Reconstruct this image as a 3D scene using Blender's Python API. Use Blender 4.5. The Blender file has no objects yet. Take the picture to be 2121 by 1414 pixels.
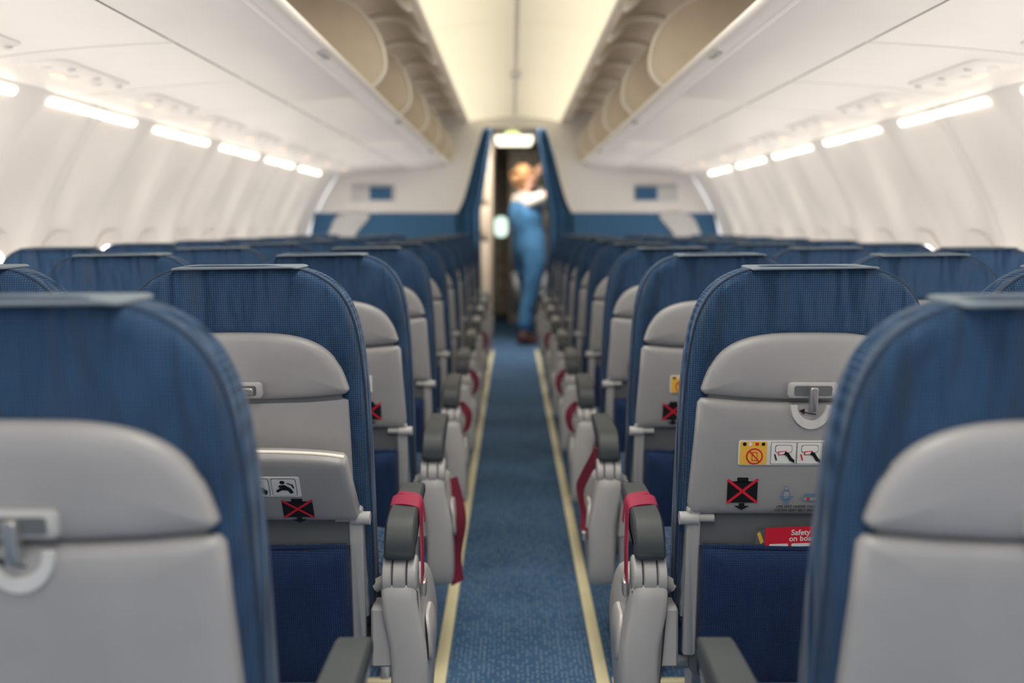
import bpy, bmesh, math, random
from mathutils import Vector, Matrix
random.seed(4)
scn=bpy.context.scene
col=scn.collection
scn.view_settings.view_transform='Standard'
EYE=1.17
# ------------------------------------------------------------ materials
def mat(name,c,rough=.5,metal=0,var=.06,vscale=8,bump=0,bscale=300,emit=None,es=0,spec=.5,sheen=0):
    m=bpy.data.materials.new(name); m.use_nodes=True
    nt=m.node_tree; n=nt.nodes; l=nt.links
    b=n['Principled BSDF']
    b.inputs['Roughness'].default_value=rough; b.inputs['Metallic'].default_value=metal
    b.inputs['Specular IOR Level'].default_value=spec
    if sheen: b.inputs['Sheen Weight'].default_value=sheen
    tc=n.new('ShaderNodeTexCoord')
    no=n.new('ShaderNodeTexNoise'); no.inputs['Scale'].default_value=vscale; no.inputs['Detail'].default_value=3
    l.new(tc.outputs['Object'],no.inputs['Vector'])
    cr=n.new('ShaderNodeValToRGB')
    cr.color_ramp.elements[0].position=.3; cr.color_ramp.elements[1].position=.7
    cr.color_ramp.elements[0].color=[max(0,x*(1-var)) for x in c]+[1]
    cr.color_ramp.elements[1].color=[min(1,x*(1+var)) for x in c]+[1]
    l.new(no.outputs['Fac'],cr.inputs['Fac']); l.new(cr.outputs['Color'],b.inputs['Base Color'])
    if bump:
        n2=n.new('ShaderNodeTexNoise'); n2.inputs['Scale'].default_value=bscale
        l.new(tc.outputs['Object'],n2.inputs['Vector'])
        bp=n.new('ShaderNodeBump'); bp.inputs['Strength'].default_value=bump; bp.inputs['Distance'].default_value=.001
        l.new(n2.outputs['Fac'],bp.inputs['Height']); l.new(bp.outputs['Normal'],b.inputs['Normal'])
    if emit:
        b.inputs['Emission Color'].default_value=list(emit)+[1]; b.inputs['Emission Strength'].default_value=es
    return m
def fabric(name,c,c2,weave=80,wr=1.0):
    m=bpy.data.materials.new(name); m.use_nodes=True
    nt=m.node_tree; n=nt.nodes; l=nt.links; b=n['Principled BSDF']
    b.inputs['Roughness'].default_value=.85; b.inputs['Sheen Weight'].default_value=.08
    b.inputs['Specular IOR Level'].default_value=.2
    tc=n.new('ShaderNodeTexCoord')
    w1=n.new('ShaderNodeTexWave'); w1.bands_direction='X'; w1.inputs['Scale'].default_value=weave
    w2=n.new('ShaderNodeTexWave'); w2.bands_direction='Z'; w2.inputs['Scale'].default_value=weave
    for w in (w1,w2): l.new(tc.outputs['Object'],w.inputs['Vector'])
    mu=n.new('ShaderNodeMath'); mu.operation='MULTIPLY'
    l.new(w1.outputs['Fac'],mu.inputs[0]); l.new(w2.outputs['Fac'],mu.inputs[1])
    mx=n.new('ShaderNodeMix'); mx.data_type='RGBA'
    l.new(mu.outputs[0],mx.inputs['Factor']); mx.inputs['A'].default_value=list(c)+[1]; mx.inputs['B'].default_value=list(c2)+[1]
    l.new(mx.outputs['Result'],b.inputs['Base Color'])
    mp=n.new('ShaderNodeMapping'); mp.inputs['Scale'].default_value=(24,24,4)
    l.new(tc.outputs['Object'],mp.inputs['Vector'])
    no=n.new('ShaderNodeTexNoise'); no.inputs['Scale'].default_value=1; no.inputs['Detail'].default_value=1.5
    l.new(mp.outputs[0],no.inputs['Vector'])
    b1=n.new('ShaderNodeBump'); b1.inputs['Strength'].default_value=1.0*wr; b1.inputs['Distance'].default_value=.06
    l.new(no.outputs['Fac'],b1.inputs['Height'])
    b2=n.new('ShaderNodeBump'); b2.inputs['Strength'].default_value=.4; b2.inputs['Distance'].default_value=.0015
    l.new(mu.outputs[0],b2.inputs['Height']); l.new(b1.outputs['Normal'],b2.inputs['Normal'])
    l.new(b2.outputs['Normal'],b.inputs['Normal'])
    return m
def carpet():
    m=bpy.data.materials.new('carpet'); m.use_nodes=True
    nt=m.node_tree; n=nt.nodes; l=nt.links; b=n['Principled BSDF']
    b.inputs['Roughness'].default_value=.95; b.inputs['Specular IOR Level'].default_value=.1
    tc=n.new('ShaderNodeTexCoord')
    v=n.new('ShaderNodeTexVoronoi'); v.inputs['Scale'].default_value=78; v.inputs['Randomness'].default_value=.55
    v.voronoi_dimensions='2D'
    l.new(tc.outputs['Object'],v.inputs['Vector'])
    r=n.new('ShaderNodeValToRGB'); r.color_ramp.elements[0].position=.12; r.color_ramp.elements[0].color=(1,1,1,1)
    r.color_ramp.elements[1].position=.20; r.color_ramp.elements[1].color=(0,0,0,1)
    l.new(v.outputs['Distance'],r.inputs['Fac'])
    sp=n.new('ShaderNodeSeparateColor'); l.new(v.outputs['Color'],sp.inputs[0])
    gt=n.new('ShaderNodeMath'); gt.operation='GREATER_THAN'; gt.inputs[1].default_value=.4; l.new(sp.outputs[0],gt.inputs[0])
    mm=n.new('ShaderNodeMath'); mm.operation='MULTIPLY'; l.new(r.outputs['Color'],mm.inputs[0]); l.new(gt.outputs[0],mm.inputs[1])
    no=n.new('ShaderNodeTexNoise'); no.inputs['Scale'].default_value=5; no.inputs['Detail'].default_value=3
    l.new(tc.outputs['Object'],no.inputs['Vector'])
    r2=n.new('ShaderNodeValToRGB'); r2.color_ramp.elements[0].position=.3; r2.color_ramp.elements[0].color=(.045,.105,.21,1)
    r2.color_ramp.elements[1].position=.75; r2.color_ramp.elements[1].color=(.07,.15,.28,1)
    l.new(no.outputs['Fac'],r2.inputs['Fac'])
    mx=n.new('ShaderNodeMix'); mx.data_type='RGBA'
    l.new(mm.outputs[0],mx.inputs['Factor']); l.new(r2.outputs['Color'],mx.inputs['A']); mx.inputs['B'].default_value=(.42,.54,.66,1)
    l.new(mx.outputs['Result'],b.inputs['Base Color'])
    n3=n.new('ShaderNodeTexNoise'); n3.inputs['Scale'].default_value=400
    l.new(tc.outputs['Object'],n3.inputs['Vector'])
    bp=n.new('ShaderNodeBump'); bp.inputs['Strength'].default_value=.6; bp.inputs['Distance'].default_value=.003
    l.new(n3.outputs['Fac'],bp.inputs['Height']); l.new(bp.outputs['Normal'],b.inputs['Normal'])
    return m
def ceil_glow_mat():
    m=mat('glowing_ceiling_panel',(.82,.77,.60),.4,var=.02,emit=(1,.88,.60),es=.5)  # panel given its own glow to stand in for light washing the ceiling
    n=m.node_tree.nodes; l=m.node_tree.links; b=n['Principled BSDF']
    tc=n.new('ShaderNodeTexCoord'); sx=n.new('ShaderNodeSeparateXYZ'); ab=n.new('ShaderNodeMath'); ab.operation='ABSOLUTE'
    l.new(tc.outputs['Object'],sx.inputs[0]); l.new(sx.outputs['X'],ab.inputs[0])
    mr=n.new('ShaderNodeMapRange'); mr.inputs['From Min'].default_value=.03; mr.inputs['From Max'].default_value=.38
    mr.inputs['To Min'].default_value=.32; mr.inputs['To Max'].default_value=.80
    l.new(ab.outputs[0],mr.inputs['Value']); l.new(mr.outputs[0],b.inputs['Emission Strength'])  # painted light: emission dimmer along the centre, brighter towards the edges
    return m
M={}
M['blue']=fabric('blue_seat_fabric',(.014,.042,.098),(.052,.112,.215))
M['pocket']=fabric('blue_pocket_fabric',(.008,.024,.078),(.026,.060,.155),wr=.4)
M['piping']=mat('blue_piping',(.014,.036,.08),.8)
M['flap']=mat('headrest_cloth',(.14,.18,.22),.8,bump=.5,bscale=500)
M['shell']=mat('grey_shell_plastic',(.335,.332,.342),.34,bump=.15,bscale=900)
M['shell2']=mat('light_grey_plastic',(.43,.43,.44),.36)
M['rimgrey']=mat('pale_grey_plastic',(.62,.62,.62),.35)
M['dgrey']=mat('dark_grey_rubber',(.036,.046,.054),.5,bump=.2,bscale=600)
M['mgrey']=mat('mid_grey_plastic',(.12,.13,.14),.5)
M['metal']=mat('brushed_metal',(.5,.5,.5),.35,metal=.8)
M['red']=mat('crimson_webbing',(.27,.004,.045),.6,bump=.5,bscale=900)
M['dred']=mat('dark_crimson_webbing',(.15,.006,.028),.7,bump=.5,bscale=900)
M['white']=mat('cabin_white',(.87,.84,.81),.35,var=.01)
M['wall']=mat('sidewall_white',(.88,.86,.83),.45,var=.005)
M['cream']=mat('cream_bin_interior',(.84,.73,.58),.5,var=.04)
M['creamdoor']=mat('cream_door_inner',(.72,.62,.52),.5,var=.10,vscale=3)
M['creamrim']=mat('cream_rim',(.95,.90,.80),.4,var=.02)
M['ceil']=ceil_glow_mat()
M['black']=mat('black',(.006,.006,.007),.6)
M['carpet']=carpet()
M['strip']=mat('photoluminescent_strip',(.80,.74,.48),.5)
M['swhite']=mat('sticker_white',(.8,.8,.78),.4,var=.01)
M['sblack']=mat('sticker_black',(.01,.01,.01),.4)
M['sred']=mat('sticker_red',(.70,.02,.045),.4,var=.02)
M['syel']=mat('sticker_yellow',(.85,.50,.07),.4,var=.02)
M['sblue']=mat('sticker_blue',(.10,.25,.45),.4,var=.02)
M['lamp']=mat('sidewall_lamp_diffuser',(1,.9,.75),.4,emit=(1,.89,.72),es=3.6)
M['pane']=mat('window_daylight_pane',(.9,.95,1),.3,emit=(1,.97,.94),es=4.5)
M['amber']=mat('reading_light_lens',(1,.6,.4),.3,emit=(1,.55,.38),es=1.0)
M['galight']=mat('galley_glow',(1,.95,.8),.3,emit=(1,.93,.72),es=2.6)
M['gsign']=mat('galley_lamp_green',(.7,.9,.3),.3,emit=(.75,.9,.25),es=.6)
M['doorwin']=mat('door_window_daylight',(1,1,1),.3,emit=(.75,1,.86),es=1.3)
M['bwall']=fabric('blue_partition',(.05,.14,.27),(.08,.20,.36),wr=.1)
M['curtain']=mat('blue_curtain',(.045,.14,.28),.85,var=.15,bump=.3)
M['tan']=mat('galley_tan',(.48,.40,.31),.5)
M['gmid']=mat('galley_brown_grey',(.34,.29,.24),.5,var=.45,vscale=12)
M['gdark']=mat('galley_dark',(.05,.045,.045),.5)
M['skin']=mat('skin',(.66,.38,.27),.55,var=.05)
M['hair']=mat('auburn_hair',(.45,.24,.11),.6,var=.3,vscale=30)
M['blouse']=mat('white_blouse',(.62,.58,.54),.8)
M['uniform']=mat('blue_uniform',(.045,.16,.33),.8,var=.3,bump=.3,bscale=200)
M['shoe']=mat('dark_shoe_leather',(.10,.03,.03),.4)
# ------------------------------------------------------------ mesh builder
def crom(p,n=6,closed=False):
    o=[];N=len(p);R=range(N if closed else N-1)
    for i in R:
        g=(lambda k:p[k%N]) if closed else (lambda k:p[min(max(k,0),N-1)])
        a,b,c,d=g(i-1),g(i),g(i+1),g(i+2)
        for k in range(n):
            t=k/n
            o.append(tuple(.5*((2*b[j])+(-a[j]+c[j])*t+(2*a[j]-5*b[j]+4*c[j]-d[j])*t*t+(-a[j]+3*b[j]-3*c[j]+d[j])*t**3) for j in range(len(b))))
    if not closed: o.append(tuple(p[-1]))
    return o
def mirror(h):
    r=[(-a,b) for a,b in reversed(h) if a>1e-6]
    return h+r
def rrect(cx,cy,w,h,r,n=4):
    o=[]
    for (sx,sy,a0) in ((1,1,0),(-1,1,90),(-1,-1,180),(1,-1,270)):
        for k in range(n+1):
            a=math.radians(a0+90*k/n)
            o.append((cx+sx*(w/2-r)+r*math.cos(a),cy+sy*(h/2-r)+r*math.sin(a)))
    return o
def ring2(cx,cy,rx,ry,n=24):
    return [(cx+rx*math.cos(2*math.pi*k/n),cy+ry*math.sin(2*math.pi*k/n)) for k in range(n)]
class MB:
    def __init__(s): s.v=[];s.f=[];s.m=[]
    def poly(s,pts,mi=0):
        b=len(s.v); s.v+= [tuple(p) for p in pts]; s.f.append(list(range(b,b+len(pts)))); s.m.append(mi)
    def slab(s,out,layers,mp,mi=0,caps=True):
        area=sum(out[i][0]*out[(i+1)%len(out)][1]-out[(i+1)%len(out)][0]*out[i][1] for i in range(len(out)))
        if area<0: out=out[::-1]
        N=len(out); cx=(max(p[0] for p in out)+min(p[0] for p in out))/2; cy=(max(p[1] for p in out)+min(p[1] for p in out))/2
        nr=[]
        for i in range(N):
            a=out[i-1];b=out[(i+1)%N]; dx,dy=b[0]-a[0],b[1]-a[1]; L=math.hypot(dx,dy) or 1
            nr.append((dy/L,-dx/L))
        base=len(s.v)
        for la in layers:
            d,ins=la[0],la[1]; sc=la[2] if len(la)>2 else 1; scy=la[3] if len(la)>3 else sc
            for i in range(N):
                x=out[i][0]-nr[i][0]*ins; y=out[i][1]-nr[i][1]*ins
                x=cx+(x-cx)*sc; y=cy+(y-cy)*scy
                s.v.append(tuple(mp(x,y,d)))
        for k in range(len(layers)-1):
            for i in range(N):
                j=(i+1)%N
                s.f.append([base+k*N+i,base+k*N+j,base+(k+1)*N+j,base+(k+1)*N+i]); s.m.append(mi)
        if caps:
            s.f.append([base+i for i in range(N)][::-1]); s.m.append(mi)
            e=base+(len(layers)-1)*N
            s.f.append([e+i for i in range(N)]); s.m.append(mi)
    def grid(s,rows,mi=0):
        b=len(s.v);n=len(rows[0])
        for r in rows: s.v+= [tuple(p) for p in r]
        for i in range(len(rows)-1):
            for j in range(n-1):
                s.f.append([b+i*n+j,b+i*n+j+1,b+(i+1)*n+j+1,b+(i+1)*n+j]); s.m.append(mi)
    def tube(s,path,r,n=8,mi=0):
        P=[Vector(p) for p in path]; rings=[]
        for i,p in enumerate(P):
            t=(P[min(i+1,len(P)-1)]-P[max(i-1,0)]).normalized()
            u=t.cross(Vector((0,1,0))) if abs(t.y)<.8 else t.cross(Vector((0,0,1)))
            u.normalize(); w=t.cross(u)
            rr=r[i] if isinstance(r,(list,tuple)) else r
            rings.append([p+u*rr*math.cos(2*math.pi*k/n)+w*rr*math.sin(2*math.pi*k/n) for k in range(n)])
        b=len(s.v)
        for g in rings: s.v+=[tuple(q) for q in g]
        for i in range(len(rings)-1):
            for k in range(n):
                j=(k+1)%n
                s.f.append([b+i*n+k,b+i*n+j,b+(i+1)*n+j,b+(i+1)*n+k]); s.m.append(mi)
        s.f.append([b+k for k in range(n)]); s.m.append(mi)
        s.f.append([b+(len(rings)-1)*n+k for k in range(n)]); s.m.append(mi)
    def ribbon(s,path,wd,width,th=.0025,mi=0):
        P=[Vector(p) for p in path]; W=Vector(wd).normalized(); b=len(s.v)
        for i,p in enumerate(P):
            t=(P[min(i+1,len(P)-1)]-P[max(i-1,0)]).normalized(); nn=t.cross(W).normalized()
            for (a,c) in ((-1,-1),(1,-1),(1,1),(-1,1)):
                s.v.append(tuple(p+W*a*width/2+nn*c*th/2))
        for i in range(len(P)-1):
            for k in range(4):
                j=(k+1)%4; s.f.append([b+i*4+k,b+i*4+j,b+(i+1)*4+j,b+(i+1)*4+k]); s.m.append(mi)
        s.f.append([b,b+1,b+2,b+3]); s.m.append(mi)
        e=b+(len(P)-1)*4; s.f.append([e,e+1,e+2,e+3]); s.m.append(mi)
    def box(s,x0,x1,y0,y1,z0,z1,r=.004,mi=0):
        w,h=x1-x0,z1-z0; r=min(r,w*.3,h*.3,(y1-y0)*.3)
        s.slab(rrect((x0+x1)/2,(z0+z1)/2,w,h,max(r,.0005),2),[(y0,r*.8),(y0+r,0),(y1-r,0),(y1,r*.8)],lambda a,b,d:(a,d,b),mi)
    def mesh(s,name,mats,ang=40):
        me=bpy.data.meshes.new(name); me.from_pydata(s.v,[],s.f); me.update()
        for m in mats: me.materials.append(m)
        me.polygons.foreach_set('material_index',s.m)
        bm=bmesh.new(); bm.from_mesh(me); bmesh.ops.recalc_face_normals(bm,faces=bm.faces); bm.to_mesh(me); bm.free()
        me.polygons.foreach_set('use_smooth',[True]*len(me.polygons))
        me.set_sharp_from_angle(angle=math.radians(ang)); me.update()
        return me
def add(mb,name,mats,parent=None,loc=(0,0,0),ang=40,label=None,cat=None,group=None,kind=None):
    me=mb if isinstance(mb,bpy.types.Mesh) else mb.mesh(name,mats,ang)
    o=bpy.data.objects.new(name,me); o.location=loc; col.objects.link(o)
    if parent: o.parent=parent
    if label: o['label']=label
    if cat: o['category']=cat
    if group: o['group']=group
    if kind: o['kind']=kind
    return o
def empty(name,loc,label,cat,group=None):
    o=bpy.data.objects.new(name,None); o.empty_display_size=.1; o.location=loc; col.objects.link(o)
    o['label']=label;o['category']=cat
    if group:o['group']=group
    return o
def copy_tree(o,parent=None,loc=None):
    c=o.copy(); col.objects.link(c)
    if parent: c.parent=parent
    if loc is not None: c.location=loc
    for ch in o.children: copy_tree(ch,c)
    return c
def text_mb(mb,txt,size,mp,mi,align='LEFT',bold=0):
    cu=bpy.data.curves.new('t','FONT'); cu.body=txt; cu.size=size; cu.align_x=align; cu.offset=bold; cu.resolution_u=3
    o=bpy.data.objects.new('t',cu); col.objects.link(o)
    dg=bpy.context.evaluated_depsgraph_get(); me=bpy.data.meshes.new_from_object(o.evaluated_get(dg))
    b=len(mb.v)
    for v in me.vertices: mb.v.append(tuple(mp(v.co.x,v.co.y)))
    for p in me.polygons: mb.f.append([b+i for i in p.vertices]); mb.m.append(mi)
    bpy.data.objects.remove(o); bpy.data.curves.remove(cu); bpy.data.meshes.remove(me)
# ------------------------------------------------------------ seat parts
def lean(z): return (.98-z)*.20
def BM(a,b,d): return (a,d+lean(b),b)
def sm01(t): t=max(0,min(1,t)); return t*t*(3-2*t)
def seat_meshes():
    S={}
    h=crom([(0,1.099),(.07,1.099),(.112,1.094),(.148,1.079),(.178,1.052),(.198,1.012),(.209,.96),(.216,.88),(.220,.76),(.222,.62),(.221,.45),(.20,.42)],5)+[(.1,.418),(0,.418)]
    o=mirror(h)
    mb=MB(); mb.slab(o,[(-.0045,.016,.6),(-.0035,.016,.97),(-.001,.012),(.006,.005),(.014,.001),(.024,0),(.07,0),(.088,.006),(.10,.014),(.105,.014,.9)],BM)
    S['back']=mb.mesh('seat_back',[M['blue']])
    mb=MB()
    hh=[p for p in h if p[1]>.46 and p[0]>0]
    pa=[(-a,b) for a,b in reversed(hh)]+[(0,1.099)]+hh
    N=len(pa); path=[]
    for i,(a,b) in enumerate(pa):
        q=pa[max(i-1,0)]; r=pa[min(i+1,N-1)]; dx,dy=r[0]-q[0],r[1]-q[1]; L=math.hypot(dx,dy)
        path.append(BM(a-(-dy/L)*(.0015),b-(dx/L)*.0015,.012))
    mb.tube(path,.0026,6); S['piping']=mb.mesh('piping',[M['piping']])
    mb=MB()
    def fm(a,b,d):
        z=1.0975+d-1.4*max(0,abs(a)-.07)**2+.003*math.sin(a*22+1)*(1 if b<.03 else .5)
        return (a,b-.028,z)
    mb.slab(rrect(0,.044,.218,.112,.012,3),[(0,.002),(.001,0),(.0028,0),(.004,.002)],fm)
    S['flap']=mb.mesh('headrest_cover',[M['flap']])
    hc=crom([(0,.984),(.07,.982),(.12,.972),(.155,.952),(.177,.922),(.189,.890),(.190,.880),(.183,.874)],5)+[(.12,.868),(.06,.865),(0,.864)]
    mb=MB(); mb.slab(mirror(hc),[(.002,0),(-.010,.0),(-.016,.0015),(-.0195,.0045),(-.022,.006,.98,.96),(-.0245,.006,.90,.82),(-.0255,.006,.7,.5),(-.026,.006,.4,.2)],BM)
    S['cap']=mb.mesh('back_shell',[M['shell']],60)
    mb=MB(); mb.slab(rrect(0,.80,.355,.29,.03),[(.004,0),(-.008,0),(-.0095,.002)],BM)
    S['inner']=mb.mesh('inner_shell_panel',[M['mgrey']])
    for nm,turn in (('latch',0),('latch_turned',1)):
        mb=MB(); mb.slab(rrect(0,.884,.088,.030,.008),[(-.020,0),(-.030,.001),(-.032,.004)],BM,0)
        mb.slab(rrect(0,.883,.066,.018,.004),[(-.031,0),(-.0325,.0)],BM,1)
        mb.slab(rrect(.004,.882,.050,.014,.004) if turn else rrect(0,.868,.014,.044,.004),[(-.031,0),(-.040,0),(-.042,.002)],BM,2)
        S[nm]=mb.mesh('tray_'+nm,[M['shell2'],M['mgrey'],M['metal']])
    ht=[(0,.8595),(.06,.860),(.12,.8625),(.178,.8675),(.190,.8665),(.196,.859)]+[(.199,.80),(.204,.72),(.207,.672),(.204,.658),(.196,.653),(.10,.652),(0,.652)]
    mb=MB(); mb.slab(mirror(ht),[(.002,0),(-.013,0),(-.018,.0015),(-.021,.0045),(-.0235,.005,.965),(-.0255,.005,.88),(-.0265,.005,.6)],BM)
    S['tray']=mb.mesh('tray_table',[M['shell']],60)
    mb=MB()
    outer=[(.037*math.cos(a),.857+.044*math.sin(a)) for a in [math.pi+math.pi*k/20 for k in range(21)]]
    inner=[(.025*math.cos(a),.857+.028*math.sin(a)) for a in [2*math.pi-math.pi*k/20 for k in range(21)]]
    mb.slab(outer+inner,[(-.024,0),(-.030,.0),(-.0315,.001)],BM,0)
    pth=[(-.018,.846),(-.004,.842),(.008,.840)]
    mb.ribbon([BM(a,b,-.029) for a,b in pth],(0,.2,1),.0018,.0008,1)
    mb.poly([BM(-.022,.847,-.0295),BM(-.012,.851,-.0295),BM(-.013,.840,-.0295)],1)
    S['moon']=mb.mesh('finger_recess',[M['rimgrey'],M['sblack']])
    hp=[(0,.858),(.12,.861),(.178,.866),(.188,.862),(.190,.80),(.193,.66),(.18,.655),(0,.655)]
    mb=MB(); mb.slab(mirror(hp),[(.002,0),(-.006,0),(-.0105,.003),(-.012,.003,.95)],BM)
    S['recess']=mb.mesh('table_recess_panel',[M['shell']])
    def TM(a,b,d):
        ang=math.radians(33); zz=b-.652
        y0=lean(.652)-.012
        return (a,y0-zz*math.sin(ang)+d*math.cos(ang),.652+zz*math.cos(ang)+d*math.sin(ang)*1)
    htt=crom([(0,.812),(.08,.811),(.15,.806),(.188,.799)],3)+[(.193,.79),(.199,.72),(.204,.665),(.198,.652),(0,.652)]
    mb=MB(); mb.slab(mirror(htt),[(.008,.003),(.003,0),(-.010,0),(-.016,.002),(-.019,.005),(-.0205,.005,.95),(-.0215,.005,.8)],TM)
    mb.tube([TM(a,b+.001,-.006) for a,b in [(-x,y) for x,y in reversed(htt[:10])]+htt[1:10]],.0028,6,1)
    S['tilt']=mb.mesh('tray_table_tilted',[M['shell'],M['creamrim']],60)
    mb=MB(); mb.slab(rrect(0,.50,.385,.34,.02),[(.01,0),(-.008,0),(-.009,.003)],BM)
    S['lowpanel']=mb.mesh('lower_back_panel',[M['mgrey']])
    for s in (-1,1):
        mb=MB()
        mb.slab(rrect(s*.196,.52,.024,.29,.006),[(.0,0),(-.016,0),(-.019,.003)],BM,0)
        mb.tube([BM(s*.160,.645,-.014),BM(s*.187,.645,-.014),BM(s*.188,.644,-.014),BM(s*.222,.644,-.014)],[.008,.008,.012,.012],12,0)
        mb.tube([BM(s*.205,.63,-.006),BM(s*.208,.45,.0)],.006,8,1)
        S['hinge%d'%s]=mb.mesh('tray_hinge_arm',[M['shell2'],M['metal']])
    mb=MB(); hpk=[(0,.586),(.10,.588),(.17,.592),(.182,.590),(.184,.56),(.183,.40),(.178,.34),(.15,.32),(0,.315)]
    mb.slab(mirror(hpk),[(-.004,0),(-.020,0),(-.028,.004),(-.036,.004,.94),(-.043,.004,.8),(-.046,.004,.5)],BM)
    mb.tube([BM(x,.589+.02*abs(x),-.021) for x in [-.18+.36*k/12 for k in range(13)]],.005,6,0)
    S['pocket']=mb.mesh('seat_pocket',[M['pocket']],60)
    mb=MB(); mb.slab(rrect(0,.345,.44,.47,.05,5),[(.36,.02),(.37,.004),(.40,0),(.45,0),(.475,.012),(.485,.04),(.488,.04,.6)],lambda a,b,d:(a,b,d))
    S['cushion']=mb.mesh('seat_cushion',[M['blue']])
    mb=MB()
    for s in (-1,1):
        mb.slab([(.10,.36),(.50,.36),(.50,.335),(.34,.32),(.40,.02),(.42,0),(.32,0),(.30,.02),(.27,.31),(.18,.30),(.12,.02),(.13,0),(.06,0),(.07,.02),(.10,.30)],
                [(-.011,.002),(-.009,0),(.009,0),(.011,.002)],lambda a,b,d,s=s:(s*.15+d,a,b))
    mb.tube([(-.215,.17,.345),(.215,.17,.345)],.02,12); mb.tube([(-.215,.42,.345),(.215,.42,.345)],.02,12)
    S['frame']=mb.mesh('seat_frame',[M['metal']])
    prof=[(.268,.640),(.10,.639),(.045,.635),(.018,.624),(.004,.604),(.0,.582),(.002,.567),(.028,.567),(.034,.585),(.05,.600),(.268,.612),(.276,.626)]
    prof=crom(prof,3,True)
    mb=MB(); mb.slab(prof,[(-.028,.007),(-.0265,.003),(-.023,0),(.023,0),(.0265,.003),(.028,.007)],lambda a,b,d:(d*(1-.55*max(0,a-.03)),a,b))
    S['pad']=mb.mesh('armrest_pad',[M['dgrey']])
    mb=MB()
    mb.slab([(.028,.560),(.05,.598),(.265,.612),(.265,.596),(.09,.573),(.07,.545),(.03,.545)],[(-.022,.003),(-.020,0),(.020,0),(.022,.003)],lambda a,b,d:(d,a,b))
    for x0,x1 in ((-.031,-.014),(-.012,.012),(.014,.031)):
        mb.slab(ring2(.030,.532,.032,.034,20),[(x0,.003),(x0+.002,0),(x1-.002,0),(x1,.003)],lambda a,b,d:(d,a,b))
    S['arm']=mb.mesh('armrest_body',[M['shell2']])
    for s in (-1,1):
        mb=MB()
        pr=crom([(.0,.515),(.03,.505),(.06,.512),(.10,.505),(.20,.495),(.262,.475),(.275,.42),(.235,.33),(.145,.255),(.05,.235),(.012,.27),(.0,.40)],4,True)
        sh=lambda b: -s*.018*sm01((.50-b)/.12)
        mb.slab(pr,[(-.033,.012),(-.029,.004),(-.022,0),(.022,0),(.029,.004),(.033,.012)],lambda a,b,d:(d+sh(b),a,b))
        mb.slab(rrect(.13,.39,.11,.09,.03),[(-s*.03,0),(-s*.035,.001),(-s*.037,.005)],lambda a,b,d:(d+sh(b),a,b))
        S['armside%d'%s]=mb.mesh('armrest_side_panel',[M['shell2']])
    mb=MB(); mb.box(-.02,.055,.03,.09,.36,.47,.006)
    mb.tube([(.0,.05,.53),(.05,.06,.50)],.012,10)
    S['bracket_p']=mb.mesh('armrest_bracket',[M['shell2']])
    mb=MB(); mb.box(-.055,.02,.03,.09,.36,.47,.006)
    mb.tube([(.0,.05,.53),(-.05,.06,.50)],.012,10)
    S['bracket_n']=mb.mesh('armrest_bracket_b',[M['shell2']])
    for s,nm in ((1,'wrap_p'),(-1,'wrap_n')):
        mb=MB()
        pth=crom([(s*.0285,.13,.600),(s*.0290,.13,.628),(s*.024,.128,.6405),(0,.120,.6440),(-s*.024,.112,.6410),(-s*.0300,.108,.630),(-s*.0320,.10,.595),(-s*.036,.075,.56),(-s*.038,.060,.515)],4)
        mb.ribbon(pth,(0,1,.16),.044,.0025)
        mb.ribbon(crom([(s*.027,.165,.630),(s*.018,.17,.6435),(0,.16,.6455),(-s*.022,.150,.6435),(-s*.031,.14,.632),(-s*.036,.13,.60)],4),(0,1,.1),.016,.002)
        mb.box(min(-s*.045,-s*.037),max(-s*.045,-s*.037),.045,.075,.485,.512,.003,1)
        S[nm]=mb.mesh('seat_belt_wrap',[M['red'],M['metal']])
        mb=MB()
        mb.ribbon(crom([(-s*.038,.17,.48),(-s*.054,.17,.42),(-s*.064,.15,.36),(-s*.052,.12,.28),(-s*.060,.10,.22)],4),(-s*.6,1,0),.055,.003)
        S['hang'+nm[-2:]]=mb.mesh('seat_belt_hang',[M['dred']])
        mb=MB()
        mb.ribbon(crom([(-s*.026,.03,.59),(-s*.036,.05,.56),(-s*.058,.10,.50),(-s*.068,.12,.46),(-s*.058,.10,.40),(-s*.060,.08,.36)],4),(-s*.6,1,.4),.034,.003)
        mb.box(min(-s*.066,-s*.054),max(-s*.066,-s*.054),.068,.090,.34,.365,.003,1)
        S['loop'+nm[-2:]]=mb.mesh('seat_belt_loop',[M['dred'],M['metal']])
        mb=MB()
        mb.ribbon(crom([(-s*.026,.06,.57),(-s*.038,.08,.555),(-s*.054,.09,.530),(-s*.056,.09,.50),(-s*.046,.08,.47)],4),(-s*.7,1,.3),.036,.003)
        S['short'+nm[-2:]]=mb.mesh('seat_belt_short',[M['dred']])
    def sticker_info(mp,d0):
        mb=MB()
        P=lambda a,b,k: mp(a,b,d0-.0004*k)
        def pl(o,mi,k): mb.poly([P(a,b,k) for a,b in o],mi)
        mb.slab(rrect(0,.7695,.248,.046,.004),[(d0+.003,0),(d0,0)],mp,0)
        pl(rrect(-.098,.7695,.048,.042,.003),3,1)
        pl(ring2(-.096,.7635,.0150,.0150),2,2); pl(ring2(-.096,.7635,.0122,.0122),3,3)
        pl(rrect(-.096,.7635,.010,.016,.001),2,4); pl(rrect(-.096,.7635,.0075,.013,.001),3,5)
        pl([(-.106,.7725),(-.1045,.774),(-.086,.7545),(-.0875,.753)],2,6)
        pl(ring2(-.114,.786,.0035,.0035,12),1,2)
        for k,x in enumerate((-.104,-.092,-.081)): pl(rrect(x,.786,.006,.006,.002),(0,2,1)[k],2)
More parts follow.
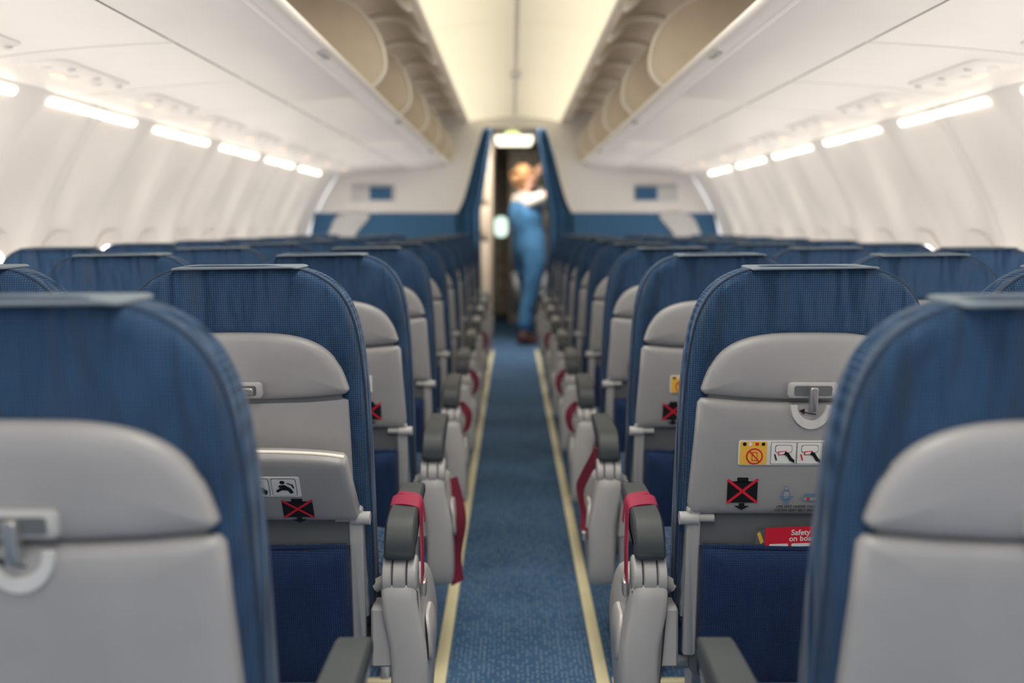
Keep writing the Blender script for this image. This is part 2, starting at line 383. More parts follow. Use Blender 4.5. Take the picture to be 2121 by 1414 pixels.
        for c in (-.045,.001,.047,.093):
            pl(rrect(c,.7695,.045,.040,.002),1,1); pl(rrect(c,.7695,.0437,.0387,.002),0,2)
            pl(rrect(c,.7775,.030,.014,.004),1,3); pl(rrect(c,.7775,.0285,.0125,.004),0,4)
            pl([(c-.010,.773),(c+.005,.774),(c+.005,.767),(c-.010,.766)],2 if c<.05 else 1,5)
            pl([(c-.008,.7715),(c+.003,.7725),(c+.003,.7685),(c-.008,.7675)],0,6)
            pl([(c+.0,.768),(c+.006,.764),(c+.011,.756),(c+.0195,.7515),(c+.0195,.757),(c+.014,.762),(c+.009,.770),(c+.003,.773)],1,7)
            pl([(c-.017,.768),(c-.0145,.768),(c-.011,.757),(c-.0135,.756)],2 if c>0 else 1,5)
        return mb
    S['info']=sticker_info(BM,-.0285).mesh('instruction_sticker',[M['swhite'],M['sblack'],M['sred'],M['syel'],M['sblue']],80)
    def sticker_x(mp,d0,c,zc):
        mb=MB(); P=lambda a,b,k: mp(c+a,zc+b,d0-.0004*k)
        def pl(o,mi,k): mb.poly([P(a,b,k) for a,b in o],mi)
        pl(rrect(0,0,.054,.040,.004),0,0); pl(rrect(0,.022,.020,.010,.002),0,0)
        pl([(-.005,-.021),(.005,-.021),(.005,-.026),(.014,-.026),(0,-.034),(-.014,-.026),(-.005,-.026)],0,0)
        w=.0017
        pl([(-.027-w,-.021+w),(-.027+w,-.021-w),(.027+w,.021-w+.003),(.027-w,.021+w+.003)],1,1)
        pl([(-.027-w,.023-w),(-.027+w,.023+w),(.027+w,-.020+w),(.027-w,-.020-w)],1,2)
        return mb.mesh('no_luggage_sticker',[M['sblack'],M['sred']],80)
    S['xp']=sticker_x(BM,-.0275,.118,.697); S['xn']=sticker_x(BM,-.0275,-.114,.697)
    S['xt']=sticker_x(TM,-.0225,.100,.688)
    mb=MB()
    mp=lambda x,y:BM(-.052+x,.668+y,-.0295)
    text_mb(mb,'LIFE VEST UNDER YOUR SEAT',.0066,mp,0,bold=.0001)
    text_mb(mb,'FASTEN SEAT BELT WHILE SEATED',.0066,lambda x,y:BM(-.056+x,.661+y,-.0295),0,bold=.0001)
    P=lambda a,b,k:BM(a,b,-.0290-.0004*k)
    def pl(o,mi,k): mb.poly([P(a,b,k) for a,b in o],mi)
    pl(ring2(-.036,.7045,.0042,.0042,14),1,1); pl(ring2(-.036,.7045,.003,.003,14),2,2)
    pl(rrect(-.036,.6915,.013,.016,.003),1,1); pl(rrect(-.036,.6915,.010,.013,.003),2,2); pl(rrect(-.036,.6885,.024,.0018,.0005),1,3)
    pl(rrect(-.0385,.680,.0025,.010,.001),1,1); pl(rrect(-.0335,.680,.0025,.010,.001),1,1)
    pl(rrect(.008,.693,.024,.003,.001),1,1); pl(rrect(.008,.6845,.028,.008,.002),1,1); pl(rrect(.008,.6845,.025,.0055,.002),2,2); pl(ring2(.003,.6845,.003,.0028,12),3,3)
    S['notice']=mb.mesh('life_vest_notice',[M['sblack'],M['sblue'],M['shell'],M['sred']],80)
    mb=MB()
    B0=.744
    mb.slab(rrect(.035,B0,.15,.048,.004),[(-.019,0),(-.0225,0)],TM,0)
    P2=lambda a,b,k:TM(a,b-.750+B0,-.0225-.0004*k)
    def q(o,mi,k): mb.poly([P2(a,b,k) for a,b in o],mi)
    for c in (-.012,.035,.082):
        q(rrect(c,.750,.043,.042,.004),1,1); q(rrect(c,.750,.0415,.0405,.004),0,2)
    for c in (-.012,.035):
        q([(c-.016,.744),(c-.006,.766),(c+.010,.766),(c+.002,.744)],1,3); q([(c-.013,.7455),(c-.005,.764),(c+.007,.764),(c+.0,.7455)],0,4)
        q([(c+.016,.733),(c+.018,.742),(c+.008,.752),(c-.002,.752),(c-.003,.748),(c+.006,.745),(c+.008,.736)],1,5)
    c=.082
    q(ring2(c-.002,.7625,.0045,.0045,12),1,3)
    q([(c-.008,.756),(c+.002,.757),(c+.012,.748),(c+.016,.738),(c+.010,.735),(c+.006,.743),(c-.004,.744),(c-.012,.738),(c-.015,.742),(c-.006,.750),(c-.010,.751)],1,4)
    q([(c+.006,.762),(c+.016,.757),(c+.018,.748),(c+.0155,.748),(c+.013,.755),(c+.006,.7595)],1,3)
    S['infot']=mb.mesh('instruction_sticker_tilted',[M['swhite'],M['sblack']],80)
    return S
S=seat_meshes()
def make_seat(s,kind,detail,label,tilted=False,belt=None):
    r=empty('passenger_seat',(0,0,0),label,'seat','economy cabin seats')
    P=lambda me,n,p=r,loc=(0,0,0),lab=None: add(me,n,None,p,loc,label=lab)
    bk=P(S['back'],'seat_back',lab='blue woven fabric backrest cover')
    P(S['piping'],'piping',bk)
    P(S['flap'],'headrest_cover',lab='grey-blue cloth headrest protector')
    cap=P(S['cap'],'back_shell',lab='grey plastic shell')
    P(S['inner'],'inner_panel',cap)
    P(S['latch_turned' if tilted else 'latch'],'tray_latch',cap,lab='metal tray latch')
    if tilted:
        P(S['recess'],'table_recess_panel')
        t=P(S['tilt'],'tray_table',lab='grey tray table hanging slightly open')
        P(S['xt'],'luggage_sticker',t,lab='black suitcase sticker with red cross'); P(S['infot'],'instruction_sticker',t,lab='white pictogram sticker')
    else:
        t=P(S['tray'],'tray_table',lab='closed grey tray table')
        P(S['moon'],'finger_recess',t)
        if detail>0:
            P(S['xp'] if s<0 else S['xn'],'luggage_sticker',t,lab='black suitcase sticker with red cross')
            P(S['info'],'instruction_sticker',t,lab='yellow and white pictogram sticker')
        if detail>1: P(S['notice'],'notice_print',t,lab='printed life vest notice')
    P(S['lowpanel'],'lower_back_panel'); P(S['hinge1'],'hinge_arm'); P(S['hinge-1'],'hinge_arm'); P(S['pocket'],'seat_pocket',lab='dark blue fabric pocket')
    P(S['cushion'],'seat_cushion'); P(S['frame'],'seat_frame')
    ax=-s*(.273 if kind=='aisle' else .2525)
    a=P(S['arm'],'armrest',loc=(ax,.055,0),lab='light grey armrest with dark pad')
    if kind!='aisle': a.scale=(.80,1,1)
    P(S['pad'],'armrest_pad',a)
    if kind=='aisle':
        P(S['armside%d'%s],'side_panel',a)
        P(S['bracket_p' if s>0 else 'bracket_n'],'armrest_bracket',a)
        if belt:
            nm=belt+('_p' if s>0 else '_n')
            P(S[nm],'seat_belt',a,lab='crimson seat belt strap')
    return r
PITCH=.78;Y0=1.01
protos={}
def place(s,kind,ax,k,key,**kw):
    loc=(s*ax,Y0+PITCH*k-(.02 if k==0 else 0),0)
    if key in protos: return copy_tree(protos[key],None,loc)
    r=make_seat(s,kind,**kw); r.location=loc; protos[key]=r; return r
LA="blue fabric aisle seat with grey plastic back and armrest"
LI="blue fabric seat with grey plastic back beside the others"
for k in range(10):
    for s in (-1,1):
        if k==1:
            if s<0: place(s,'aisle',.5,k,'tilt',detail=1,label="blue aisle seat with half-open tray and strapped armrest",tilted=True,belt='wrap')
            else: place(s,'aisle',.5,k,'wr',detail=2,label="blue aisle seat, closed tray with stickers, strapped armrest",belt='wrap')
        elif k==0: place(s,'aisle',.5 if s<0 else .512,k,('a0',s),detail=0,label=LA,belt=None)
        elif k==2: place(s,'aisle',.5,k,('a2',s),detail=1,label="blue aisle seat with crimson belt hanging by the armrest",belt='hang' if s<0 else 'loop')
        elif k in (3,4,6): place(s,'aisle',.5,k,('a',s),detail=1,label="blue aisle seat with crimson belt hanging by the armrest",belt='short')
        else: place(s,'aisle',.5,k,('an',s),detail=1,label=LA)
        place(s,'middle',1.005 if (k or s<0) else 1.017,k,('m',s),detail=0,label=LI)
        if k>0: place(s,'window',1.51,k,('w',s),detail=0,label="blue fabric window seat with grey plastic back")
mb=MB()
def CM(a,b,d):
    return (.495+a,Y0+PITCH+lean(.572+b)-.0225+d,.572+b+a*.03)
mb.slab(rrect(.015,.01,.155,.095,.003),[(0,0),(.0015,0)],CM,0)
text_mb(mb,'Safety',.0145,lambda x,y:CM(.018+x,.0425+y,-.0006),1,'RIGHT',.0003)
text_mb(mb,'on board',.0145,lambda x,y:CM(.034+x,.0310+y,-.0006),1,'RIGHT',.0003)
for c in (-.038,.002,.042): mb.poly([CM(a,b,-.0005) for a,b in rrect(c,.0235,.034,.006,.002)],1)
add(mb,'safety_card',[M['sred'],M['swhite'],M['sblack']],label="red safety on board card tucked in seat pocket",cat='card')
mb=MB()
mb.slab(rrect(-.05,.0,.06,.105,.002),[(.003,0),(.0045,0)],CM,0); mb.poly([CM(a,b,.0025) for a,b in [(-.077,.046),(-.072,.05),(-.064,.03),(-.070,.026)]],1)
add(mb,'magazine',[M['mgrey'],M['syel']],label="dark folded leaflet tucked behind safety card",cat='leaflet')
# ------------------------------------------------------------ floor
mb=MB(); mb.box(-1.95,1.95,-1.3,13.6,-.06,0,.001); add(mb,'floor',[M['carpet']],kind='structure')
ti=1
for s in (-1,1):
    mb=MB(); mb.box(s*.21-.017,s*.21+.017,-1.2,9.6,.0005,.004,.001); add(mb,'trim_%d'%ti,[M['strip']],kind='structure'); ti+=1
    mb=MB(); mb.box(min(s*.235,s*.62),max(s*.235,s*.62),2.615,2.645,.0005,.004,.001); add(mb,'trim_%d'%ti,[M['strip']],kind='structure'); ti+=1
# ------------------------------------------------------------ side walls
WP=crom([(1.585,1.625),(1.66,1.50),(1.735,1.36),(1.80,1.22),(1.84,1.10),(1.865,.95),(1.865,.75),(1.83,.45),(1.76,.2),(1.70,.0)],5)
PER=.5175; W0=3.6425
def sm(t): t=max(0,min(1,t)); return t*t*(3-2*t)
def wall(s,name):
    mb=MB(); rows=[]; st=PER/30; n=int((9.22+1.3)/st)
    for i in range(n+1):
        y=-1.3+i*st; u=((y-W0)/PER); u=(u-round(u))*PER
        dep=.034*(1-sm((abs(u)-.12)/.12))
        seam=((y-W0)/PER-.5); d2=abs((seam/2-round(seam/2))*2*PER)
        g=.014*max(0,1-d2/.016)
        rows.append([(s*(x+dep*sm((1.66-z)/.2)*sm((z-.3)/.3)+g),y,z) for x,z in WP])
    mb.grid(rows); return add(mb,name,[M['wall']],kind='structure',ang=60)
wall(-1,'wall_left'); wall(1,'wall_right')
wi=1
def wall_x(z):
    for (a,b),(c,d) in zip(WP,WP[1:]):
        if d<=z<=b: return a+(c-a)*(b-z)/(b-d)
    return 1.86
for s in (-1,1):
    for k in range(-7,11):
        yc=W0+PER*k
        if yc>8.95 or yc<-1.1: continue
        mb=MB()
        WM=lambda a,b,d,s=s,yc=yc:(s*(wall_x(b)+.033-d),yc+a,b)
        o=rrect(0,.945,.30,.40,.12,6); i=rrect(0,.922,.235,.315,.10,6)
        n=len(o)
        for (pa,da),(pb,db) in (((o,-.003),(o,.010)),((o,.010),(i,.012)),((i,.012),(i,-.003))):
            b0=len(mb.v)
            mb.v+= [WM(a,b,da) for a,b in pa]+[WM(a,b,db) for a,b in pb]
            for q in range(n):
                j=(q+1)%n; mb.f.append([b0+q,b0+j,b0+n+j,b0+n+q]); mb.m.append(0)
        mb.poly([WM(a,b,.003) for a,b in i],1)
        add(mb,'window_%d'%wi,[M['white'],M['pane']],kind='structure'); wi+=1
for s in (-1,1):
    proto=None
    for k in range(-4,5):
        yc=3.9+1.035*k
        if yc>8.6: continue
        if proto is None:
            mb=MB()
            mb.slab(rrect(0,0,.80,.024,.011),[(0,0),(.004,.001),(.006,.004)],lambda a,b,d,s=s:(s*(-d-b*.55),a,b))
            me=mb.mesh('sidewall_light',[M['lamp']]); 
            proto=add(me,'sidewall_light',None,None,(s*1.606,yc,1.596),label="warm glowing light strip atop the sidewall panel",cat='light',group='sidewall light strips')
        else:
            c=proto.copy(); c.location=(s*1.606,yc,1.596); col.objects.link(c)
# ------------------------------------------------------------ service panels
for s in (-1,1):
    mb=MB(); mb.box(min(s*.90,s*1.66),max(s*.90,s*1.66),-1.3,9.19,1.70,1.715,.002); add(mb,'trim_%d'%ti,[M['black']],kind='structure'); ti+=1
    proto=None
    for k in range(-5,8):
        yc=3.25+.775*k
        if yc>8.9: continue
        if proto is None:
            L=.766
            r=empty('service_panel',(0,0,0),"white overhead service panel with reading lights",'ceiling panel','overhead service panels')
            def pz(x): t=(x-.965)/(1.592-.965); return 1.682-.060*t+ .010*math.sin(math.pi*t)
            def PM(x,y,d,s=s): return (s*x,y,pz(x)-d)
            mb=MB()
            rows=[]
            for x in [.970+(.610)*i/14 for i in range(15)]: rows.append([(s*x,-L/2,pz(x)+.012),(s*x,-L/2,pz(x)),(s*x,L/2,pz(x)),(s*x,L/2,pz(x)+.012)])
            mb.grid(rows)
            add(mb,'panel_skin',[M['white']],r)
            def PY(a,b,d): return PM(1.40+b,a,d)
            mb=MB(); mb.slab(rrect(0,0,.56,.15,.05),[(-.001,0),(.003,.001),(.005,.004)],PY)
            add(mb,'service_unit',[M['white']],r)
            for dx in (-.19,0,.19):
                mb=MB(); mb.slab(ring2(dx,.02,.022,.022,14),[(.004,0),(.008,.002),(.009,.008)],PY)
                add(mb,'reading_light',[M['white']],r)
                mb=MB(); mb.slab(ring2(dx+.07,-.03,.013,.013,12),[(.004,0),(.010,.002),(.011,.006)],PY)
                add(mb,'air_nozzle',[M['rimgrey']],r)
            mb=MB(); mb.slab(rrect(-.04,.04,.10,.022,.006),[(.004,0),(.007,.001)],PY); add(mb,'lit_sign',[M['amber']],r)
            r.location=(0,yc,0); proto=r
        else: copy_tree(proto,None,(0,yc,0))
# ------------------------------------------------------------ overhead bins
def make_bin(s,L,far_div=False,mid=True):
    cx=.95
    r=empty('overhead_bin',(0,0,0),"open cream overhead luggage bin with raised door",'luggage bin','overhead luggage bins')
    def ext(mb,pr,y0,y1,mi=0,r0=.0):
        mb.slab(pr,[(y0,r0),(y0+.003,0),(y1-.003,0),(y1,r0)],lambda a,b,d:(s*(a-cx),d,b-1.68),mi)
    mb=MB()
    pr=[(.955,1.677),(.80,1.687),(.665,1.700),(.655,1.708),(.665,1.726),(.70,1.732),(1.20,1.735),(1.27,1.76),(1.29,1.90),(1.27,2.05),(1.20,2.13),(.82,2.15),(.80,2.19),(1.28,2.19),(1.33,2.0),(1.33,1.72),(1.0,1.715),(.955,1.695)]
    ext(mb,pr,.003,L-.003,0,.001)
    add(mb,'bin_body',[M['white']],r)
    mb=MB()
    pr=crom([(.660,1.701),(.63,1.704),(.605,1.712),(.592,1.726),(.594,1.738),(.604,1.743),(.62,1.738),(.66,1.728)],3,True)
    ext(mb,pr,.001,L-.001,0,.0)
    add(mb,'bin_rim',[M['white']],r,label='rounded white rim')
    mb=MB(); yy=L*.5
    mb.box(min(s*(.603-cx),s*(.625-cx)),max(s*(.603-cx),s*(.625-cx)),yy,yy+.12,1.700-1.68,1.712-1.68,.001)
    add(mb,'placard',[M['shell']],r,label='grey row number placard strip')
    mb=MB(); mb.tube([(s*(.641-cx),.01,1.7035-1.68),(s*(.641-cx),L-.01,1.7035-1.68)],.0022,6)
    add(mb,'rim_seam',[M['mgrey']],r)
    prof=[(.61,1.735),(.575,1.765),(.552,1.80),(.546,1.84),(.556,1.90),(.585,1.97),(.63,2.03),(.68,2.075),(.74,2.105),(.80,2.13)]
    pc=crom(prof,5)
    for yy in ([.004,L-.034] if far_div else ([.004,L/2] if mid and L>2 else [.004])):
        mb=MB(); ext(mb,pc+[(1.25,2.13),(1.27,1.74)],yy,yy+.03,0,.004)
        d=add(mb,'bin_divider',[M['cream']],r,label='curved cream end panel')
        mb=MB(); mb.tube([(s*(a-cx),yy+.005,b-1.68) for a,b in pc],.010,8); add(mb,'divider_edge',[M['creamrim']],d)
    nd=max(1,round(L/.7))
    for q in range(nd):
        a0=q*L/nd+.006; a1=(q+1)*L/nd-.006
        o=crom([(.79,2.13),(.74,2.175),(.66,2.205),(.57,2.205),(.50,2.175),(.455,2.125),(.425,2.10)],4)
        i=[(x+.004,z-.022) for x,z in o]; i[0]=(.775,2.118); i[-1]=(.43,2.085)
        i=[(x+ (.012 if x<.5 else 0),z) for x,z in i]
        mb=MB(); ext(mb,o+i[::-1],a0,a1,0,.0)
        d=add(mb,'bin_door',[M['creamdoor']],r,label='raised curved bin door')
        for yy in (a0+.014,):
            mb=MB(); mb.tube([(s*(x-cx),yy,z-1.68-.014) for x,z in i],.020,8)
            add(mb,'door_edge',[M['creamrim']],d)
    return r
for s in (-1,1):
    b=make_bin(s,2.1,mid=False); b.location=(s*.95,0,1.68)
    copy_tree(b,None,(s*.95,2.1,1.68))
    b=make_bin(s,2.1); b.location=(s*.95,4.2,1.68)
    copy_tree(b,None,(s*.95,6.3,1.68))
    b=make_bin(s,.78,True); b.location=(s*.95,8.4,1.68)
    b=make_bin(s,1.3); b.location=(s*.95,-1.3,1.68)
# ------------------------------------------------------------ ceiling
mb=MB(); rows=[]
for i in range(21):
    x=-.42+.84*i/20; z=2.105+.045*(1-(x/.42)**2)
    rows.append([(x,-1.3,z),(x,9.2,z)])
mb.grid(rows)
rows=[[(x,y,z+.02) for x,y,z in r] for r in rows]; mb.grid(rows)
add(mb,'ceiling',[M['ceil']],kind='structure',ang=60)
mb=MB(); mb.box(-.012,.012,-1.2,9.0,2.1475,2.149,.001); add(mb,'trim_%d'%ti,[M['creamrim']],kind='structure'); ti+=1
for y in (4.9,6.3,7.7,8.6):
    mb=MB(); rows=[]
    for i in range(21):
        x=-.415+.83*i/20; z=2.1035+.045*(1-(x/.42)**2); rows.append([(x,y,z),(x,y+.012,z)])
    mb.grid(rows); add(mb,'trim_%d'%ti,[M['creamrim']],kind='structure'); ti+=1
for s in (-1,1):
    mb=MB(); mb.tube([(s*.42,-1.3,2.104),(s*.42,9.2,2.104)],.012,8); add(mb,'trim_%d'%ti,[M['creamrim']],kind='structure'); ti+=1
mb=MB(); mb.slab(rrect(0,0,.075,.16,.02),[(.01,0),(-.030,.002),(-.040,.012)],lambda a,b,d:(a,6.5+b,2.145+d))
add(mb,'speaker_box',[M['white']],label="small white fixture mounted on the ceiling panel",cat='ceiling fixture')
mb=MB(); mb.box(-1.95,1.95,-1.3,13.6,2.24,2.30,.002); add(mb,'ceiling.001',[M['white']],kind='structure')
# ------------------------------------------------------------ bulkhead at y=9.2
mb=MB()
prB=[(1.575,1.63)]+[p for p in WP if p[1]>1.287]
inner=crom([(.53,1.287),(.475,1.40),(.42,1.60),(.36,1.85),(.315,2.0),(.29,2.06)],4)
for s in (-1,1):
    pl=[(s*x,z) for x,z in inner]+[(s*.0,2.06),(0,2.24),(s*1.62,2.24),(s*1.60,1.63)]+[(s*x,z) for x,z in prB[1:]]+[(s*1.79,1.287)]
    mb.slab(pl,[(9.20,0),(9.203,0),(9.24,0)],lambda a,b,d:(a,d,b))
add(mb,'wall_front',[M['white']],kind='structure')
mb=MB()
for s in (-1,1):
    mb.tube([(s*x,9.198,z) for x,z in inner],.014,8)
mb.tube([(-.29,9.198,2.06),(.29,9.198,2.06)],.014,8)
add(mb,'trim_%d'%ti,[M['creamrim']],kind='structure'); ti+=1
for s in (-1,1):
    mb=MB(); mb.slab([(s*.50,0.0),(s*.53,1.285),(s*1.80,1.285),(s*1.86,.95),(s*1.83,.45),(s*1.70,0)],[(9.205,0),(9.235,0)],lambda a,b,d:(a,d,b))
    add(mb,'wall_partition_'+('left' if s<0 else 'right'),[M['bwall']],kind='structure')
    r=empty('partition_panel',(s*1.4,9.19,1.0),"pale slanted trim panel on the blue partition",'wall panel','partition trim panels')
    mb=MB(); mb.slab(crom([(-.10+.0,.27),(.17,.27),(.27,.10),(.33,-.05),(.08,-.05),(.02,.10)],4,True),[(0,0),(-.010,.003)],lambda a,b,d,s=s:(s*a,d,b)); add(mb,'panel_skin',[M['rimgrey']],r)
    r=empty('wall_screen',(s*1.27,9.197,1.46),"dark blue screen recessed in the white bulkhead",'screen','bulkhead screens')
    mb=MB(); mb.slab(rrect(0,0,.39,.15,.015),[(0,0),(-.012,.002),(-.014,.006)],lambda a,b,d:(a,d,b)); add(mb,'screen_frame',[M['rimgrey']],r)
    mb=MB(); mb.slab(rrect(.07 if s<0 else -.09,0,.20,.12,.01),[(-.013,0),(-.017,.001)],lambda a,b,d:(a,d,b)); add(mb,'screen_glass',[M['bwall']],r)
    mb=MB(); rows=[]
    for i in range(41):
        z=2.05-2.03*i/40
        if z>1.29: t=(2.05-z)/.76; xo=.30+.26*t; xi=.20+.11*t**1.2
        else: t=(1.29-z)/1.26; xo=.56-.16*t; xi=.31-.02*t
        rows.append([(s*(xo+(xi-xo)*u/36),9.28+.028*math.sin(u/36*7*math.pi+.3*math.sin(z*3)),z) for u in range(37)])
    mb.grid(rows); me=mb.mesh('curtain',[M['curtain']],80)
    c=add(me,'curtain',None,label="blue divider curtain gathered beside the aisle doorway",cat='curtain',group='divider curtains')
    mo=c.modifiers.new('s','SOLIDIFY'); mo.thickness=.004
# ------------------------------------------------------------ forward vestibule
for s in (-1,1):
    mb=MB(); mb.box(min(s*1.15,s*1.2),max(s*1.15,s*1.2),9.25,13.5,0,2.24,.002); add(mb,'wall_vestibule_'+('left' if s<0 else 'right'),[M['tan']],kind='structure')
mb=MB(); mb.box(-1.2,1.2,13.3,13.4,0,2.24,.002); add(mb,'wall_far',[M['gmid']],kind='structure')
mb=MB(); mb.box(-1.14,1.14,9.25,13.3,2.12,2.15,.002); add(mb,'ceiling.002',[M['white']],kind='structure')
mb=MB(); mb.slab(rrect(0,0,.40,.9,.04),[(0,0),(-.03,.003),(-.04,.02)],lambda a,b,d:(a-.0,11.3+b,2.12+d)); add(mb,'ceiling_light',[M['galight']],label="warm glowing ceiling light beyond the curtain",cat='light')
mb=MB(); mb.slab(rrect(0,0,.14,.05,.01),[(0,0),(-.03,0),(-.034,.004)],lambda a,b,d:(a-.02,10.0+d,2.06+b)); mb.box(-.03,-.01,9.96,10.0,2.08,2.125,.002)
add(mb,'exit_light',[M['gsign']],label="small green-yellow illuminated sign box under ceiling",cat='light')
mb=MB(); mb.slab(rrect(-.16,.98,.62,1.9,.08),[(13.3,0),(13.27,.003),(13.26,.01)],lambda a,b,d:(a,d,b),0)
mb.slab(rrect(-.165,1.155,.17,.26,.07),[(13.262,0),(13.25,.002)],lambda a,b,d:(a,d,b),1)
add(mb,'door_1',[M['gmid'],M['doorwin']],kind='structure')
def galley(x0,x1,y0,y1,z1,rowsz,cols,matb,label,alt,pal=.35):
    r=empty('galley_cabinet',((x0+x1)/2,(y0+y1)/2,0),label,'cabinet','galley cabinets')
    cx,cy=(x0+x1)/2,(y0+y1)/2
    mb=MB(); mb.box(x0-cx,x1-cx,y0-cy,y1-cy,0.002,z1,.01); add(mb,'cabinet_body',[matb],r)
    zz=.12
    for hgt in rowsz:
        for c in range(cols):
            w=(x1-x0-.04)/cols; a=x0+.02+w*(c+.5)-cx
            mb=MB(); mb.slab(rrect(a,zz+hgt/2,w-.02,hgt-.02,.01),[(y0-cy,0),(y0-cy-.012,.001),(y0-cy-.015,.005)],lambda p,q,d:(p,d,q))
            d=add(mb,'cabinet_door',[alt if random.random()<pal else matb],r)
            mb=MB(); mb.box(a-.03,a+.03,y0-cy-.025,y0-cy-.014,zz+hgt-.06,zz+hgt-.04,.002); add(mb,'handle',[M['metal']],d)
        zz+=hgt
    return r
galley(-1.1,-.215,9.95,11.2,2.10,[.9,.35,.35,.3],3,M['tan'],"tan galley cabinet with latched compartments beyond curtain",M['rimgrey'])
galley(-.07,1.1,12.2,13.2,2.10,[.5,.45,.28,.28,.28],7,M['gmid'],"brown-grey galley cabinet with latched compartments",M['metal'],.4)
galley(.50,1.1,10.25,11.0,2.10,[.95,.95],1,M['bwall'],"tall blue stowage closet beside the standing person",M['bwall'])
# ------------------------------------------------------------ person
def skin_mesh(name,nodes,edges,mats,sub=2,root=0):
    me=bpy.data.meshes.new(name); me.from_pydata([n[0] for n in nodes],edges,[]); me.update()
    o=bpy.data.objects.new(name,me); col.objects.link(o)
    m=o.modifiers.new('sk','SKIN')
    for i,n in enumerate(nodes):
        r=n[1]; me.skin_vertices[0].data[i].radius=(r,r)
        me.skin_vertices[0].data[i].use_root=(i==root)
    s=o.modifiers.new('ss','SUBSURF'); s.levels=sub; s.render_levels=sub
    dg=bpy.context.evaluated_depsgraph_get(); nm=bpy.data.meshes.new_from_object(o.evaluated_get(dg))
    bpy.data.objects.remove(o)
    for x in mats: nm.materials.append(x)
    nm.polygons.foreach_set('use_smooth',[True]*len(nm.polygons)); nm.name=name
    return nm
class SK:
    def __init__(s): s.n=[];s.e=[]
    def add(s,p,r,par=None):
        s.n.append((tuple(p),r)); i=len(s.n)-1
        if par is not None: s.e.append((par,i))
        return i
LEGS=((-1,-.04,-.10),(1,.09,.07))
def person():
    base=(.13,10.2,0)
    k=SK()
    pel=k.add((.06,0,.96),.12)
    w=k.add((.05,0,1.10),.105,pel); ch=k.add((.015,0,1.28),.12,w); ub=k.add((.0,0,1.40),.095,ch)
    nk=k.add((.01,0,1.485),.048,ub); n2=k.add((.02,0,1.53),.046,nk)
    j=k.add((.04,0,1.575),.062,n2); hd=k.add((.045,0,1.63),.082,j); tp=k.add((.03,0,1.69),.070,hd)
    nose=k.add((.132,0,1.632),.012,hd)
    chin=k.add((.095,0,1.572),.022,j)
    def arm(sy,sh,el,wr,hd_dir):
        a=k.add(sh,.056,ub); m=k.add([(sh[i]+el[i])/2 for i in range(3)],.046,a); e=k.add(el,.038,m)
        f=k.add([(el[i]*.6+wr[i]*.4) for i in range(3)],.036,e); q=k.add(wr,.025,f)
        H=Vector(hd_dir).normalized(); W=Vector(wr)
        side=H.cross(Vector((1,0,.2))).normalized()
        up=side.cross(H).normalized()
        pm=k.add(W+H*.045,.024,q)
        pk=k.add(W+H*.075,.026,pm)
        for n,(off,ln) in enumerate(((-.030,.072),(-.010,.082),(.010,.076),(.029,.060))):
            kn=k.add(W+H*.092+side*off,.0100,pk)
            b=k.add(W+H*(.092+ln*.5)+side*off*1.15+up*.006,.0090,kn)
            k.add(W+H*(.092+ln*.9)+side*off*1.15+up*.024,.0078,b)
        t1=k.add(W+H*.045-side*.036+up*.012,.0115,pm); k.add(W+H*.085-side*.050+up*.026,.0095,t1)
    ELR=(.16,-.27,1.49)
    arm(-1,(.0,-.155,1.415),ELR,(.20,-.22,1.71),(.45,.15,1))
    arm(1,(.02,.155,1.415),(.20,.17,1.47),(.235,.12,1.66),(.55,-.05,1))
    for sy,kx,ax in LEGS:
        hp=k.add((.055,sy*.085,.90),.092,pel); th=k.add((.04+kx*.3,sy*.09,.72),.078,hp)
        kn=k.add((.03+kx,sy*.085,.50),.054,th); cf=k.add((.0+kx*.7+ax*.3,sy*.085,.36),.052,kn)
        an=k.add((ax,sy*.085,.115),.034,cf); he=k.add((ax-.02,sy*.085,.075),.030,an)
        k.add((ax+.07,sy*.085,.045),.030,he); k.add((ax+.14,sy*.085,.028),.020,len(k.n)-1)
    me=skin_mesh('person',k.n,k.e,[M['skin']])
    p=add(me,'person',None,None,base,label="person in blue uniform and white blouse reaching up",cat='person')
    k=SK(); u=k.add((.0,0,1.40),.112); k.add((.006,0,1.47),.062,u); k.add((.01,0,1.33),.125,u)
    for sy in (-1,1):
        sh=(0 if sy<0 else .02,sy*.155,1.415); el=ELR if sy<0 else (.20,.17,1.47)
        a=k.add(sh,.072,u); k.add([sh[i]*.35+el[i]*.65 for i in range(3)],.058,a)
    add(skin_mesh('blouse',k.n,k.e,[M['blouse']]),'blouse',None,p,label='white short-sleeved blouse')
    k=SK(); c=k.add((.06,0,.97),.185); w=k.add((.05,0,1.12),.160,c); k.add((.018,0,1.25),.188,w); up=k.add((.008,0,1.37),.178,len(k.n)-1)
    k.add((.006,-.10,1.445),.062,up); k.add((.006,.10,1.445),.062,up)
    for sy,kx,ax in LEGS:
        hp=k.add((.06+kx*.2,sy*.10,.87),.135,c); th=k.add((.05+kx*.45,sy*.105,.70),.110,hp); kn=k.add((.03+kx,sy*.10,.50),.082,th)
        cf=k.add((.0+kx*.7+ax*.3,sy*.09,.34),.074,kn); k.add((ax,sy*.085,.13),.084,cf)
    add(skin_mesh('uniform',k.n,k.e,[M['uniform']]),'uniform',None,p,label='blue waistcoat and trousers')
    k=SK(); a=k.add((.0,0,1.66),.086); b=k.add((.025,0,1.70),.082,a); k.add((.065,0,1.722),.052,b); d=k.add((-.045,0,1.64),.06,a); e=k.add((-.085,0,1.645),.042,d); k.add((-.095,0,1.60),.03,e)
    add(skin_mesh('hair',k.n,k.e,[M['hair']]),'hair',None,p,label='auburn hair tied in a low bun')
    mb=MB()
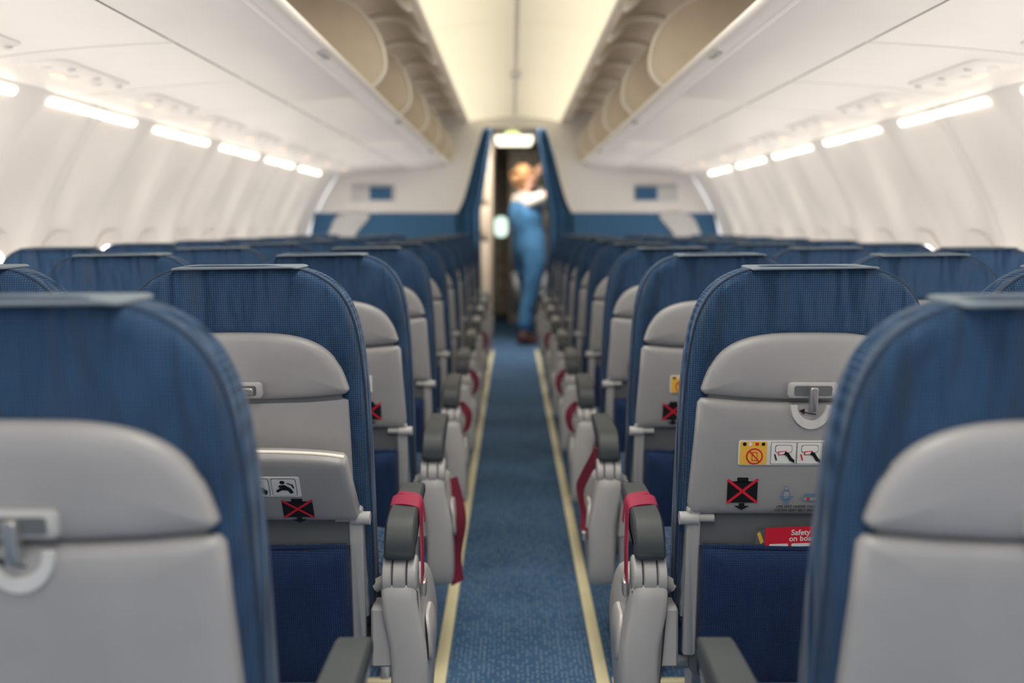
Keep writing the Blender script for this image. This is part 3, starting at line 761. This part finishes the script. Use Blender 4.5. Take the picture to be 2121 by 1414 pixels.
    for sy in (-1,1):
        mb.slab(ring2(sy*.032,1.645,.012,.005,12),[(.108,0),(.1165,0),(.118,.001)],lambda a,b,d:(d,a,b),0)
        mb.slab(ring2(sy*.032,1.661,.017,.002,12),[(.108,0),(.116,0)],lambda a,b,d:(d,a,b),0)
    mb.slab(ring2(0,1.596,.020,.005,12),[(.098,0),(.112,0),(.114,.001)],lambda a,b,d:(d,a,b),1)
    for sy in (-1,1): mb.slab(ring2(.035,1.632,.014,.024,14),[(sy*.070,0),(sy*.086,.001),(sy*.090,.004)],lambda a,b,d:(a,d,b),2)
    add(mb,'face_features',[M['gdark'],M['sred'],M['skin']],p)
    for sy,kx,ax in LEGS:
        mb=MB()
        out=crom([(ax-.055,.06),(ax-.045,.105),(ax-.0,.085),(ax+.07,.060),(ax+.16,.045),(ax+.185,.02),(ax+.16,.002),(ax+.07,.004),(ax-.01,.040),(ax-.025,.002),(ax-.05,.002)],3,True)
        mb.slab(out,[(-.036,.010),(-.028,.002),(0,0),(.028,.002),(.036,.010)],lambda a,b,d:(a,sy*.085+d,b))
        add(mb,'shoe',[M['shoe']],p,label='dark heeled shoe')
    return p
P=person()
P.rotation_euler=(0,math.radians(-1.5),math.radians(36)); P.location=(.12,10.15,0)
# ------------------------------------------------------------ light, world, camera
w=bpy.data.worlds.new('world'); scn.world=w; w.use_nodes=True
bg=w.node_tree.nodes['Background']; bg.inputs[0].default_value=(.97,.98,1,1); bg.inputs[1].default_value=1.15
def area(name,loc,rot,sx,sy,e,c):
    l=bpy.data.lights.new(name,'AREA'); l.shape='RECTANGLE'; l.size=sx; l.size_y=sy; l.energy=e; l.color=c
    o=bpy.data.objects.new(name,l); o.location=loc; o.rotation_euler=rot; col.objects.link(o); return o
for y in (0.2,2.2): area('overhead_fill',(0,y,2.09),(0,0,0),.5,1.6,18,(1,.94,.85))  # unseen fill lights added overhead, out of view, to brighten the near seats
for k in range(0,10,1):
    for s in (-1,1):
        area('row_fill',(s*1.25,Y0+PITCH*k+.42,.72),(math.pi,0,0),1.1,.35,4.2,(1,.90,.80))  # added up-facing fill, hidden behind seatbacks, brightens ceiling, bins and walls
area('galley_glow',(0.05,9.46,2.10),(0,0,0),.5,.25,34,(1,.93,.82))  # unseen fill added above the doorway to light the person and vestibule
cam=bpy.data.cameras.new('camera'); co=bpy.data.objects.new('camera',cam); col.objects.link(co)
co.location=(-.023,0,EYE); co.rotation_euler=(math.pi/2,0,0)
cam.sensor_width=36; cam.lens=36; cam.shift_y=-240/2121
cam.clip_start=.02
cam.dof.use_dof=True; cam.dof.focus_distance=1.80; cam.dof.aperture_fstop=2.2
scn.camera=co
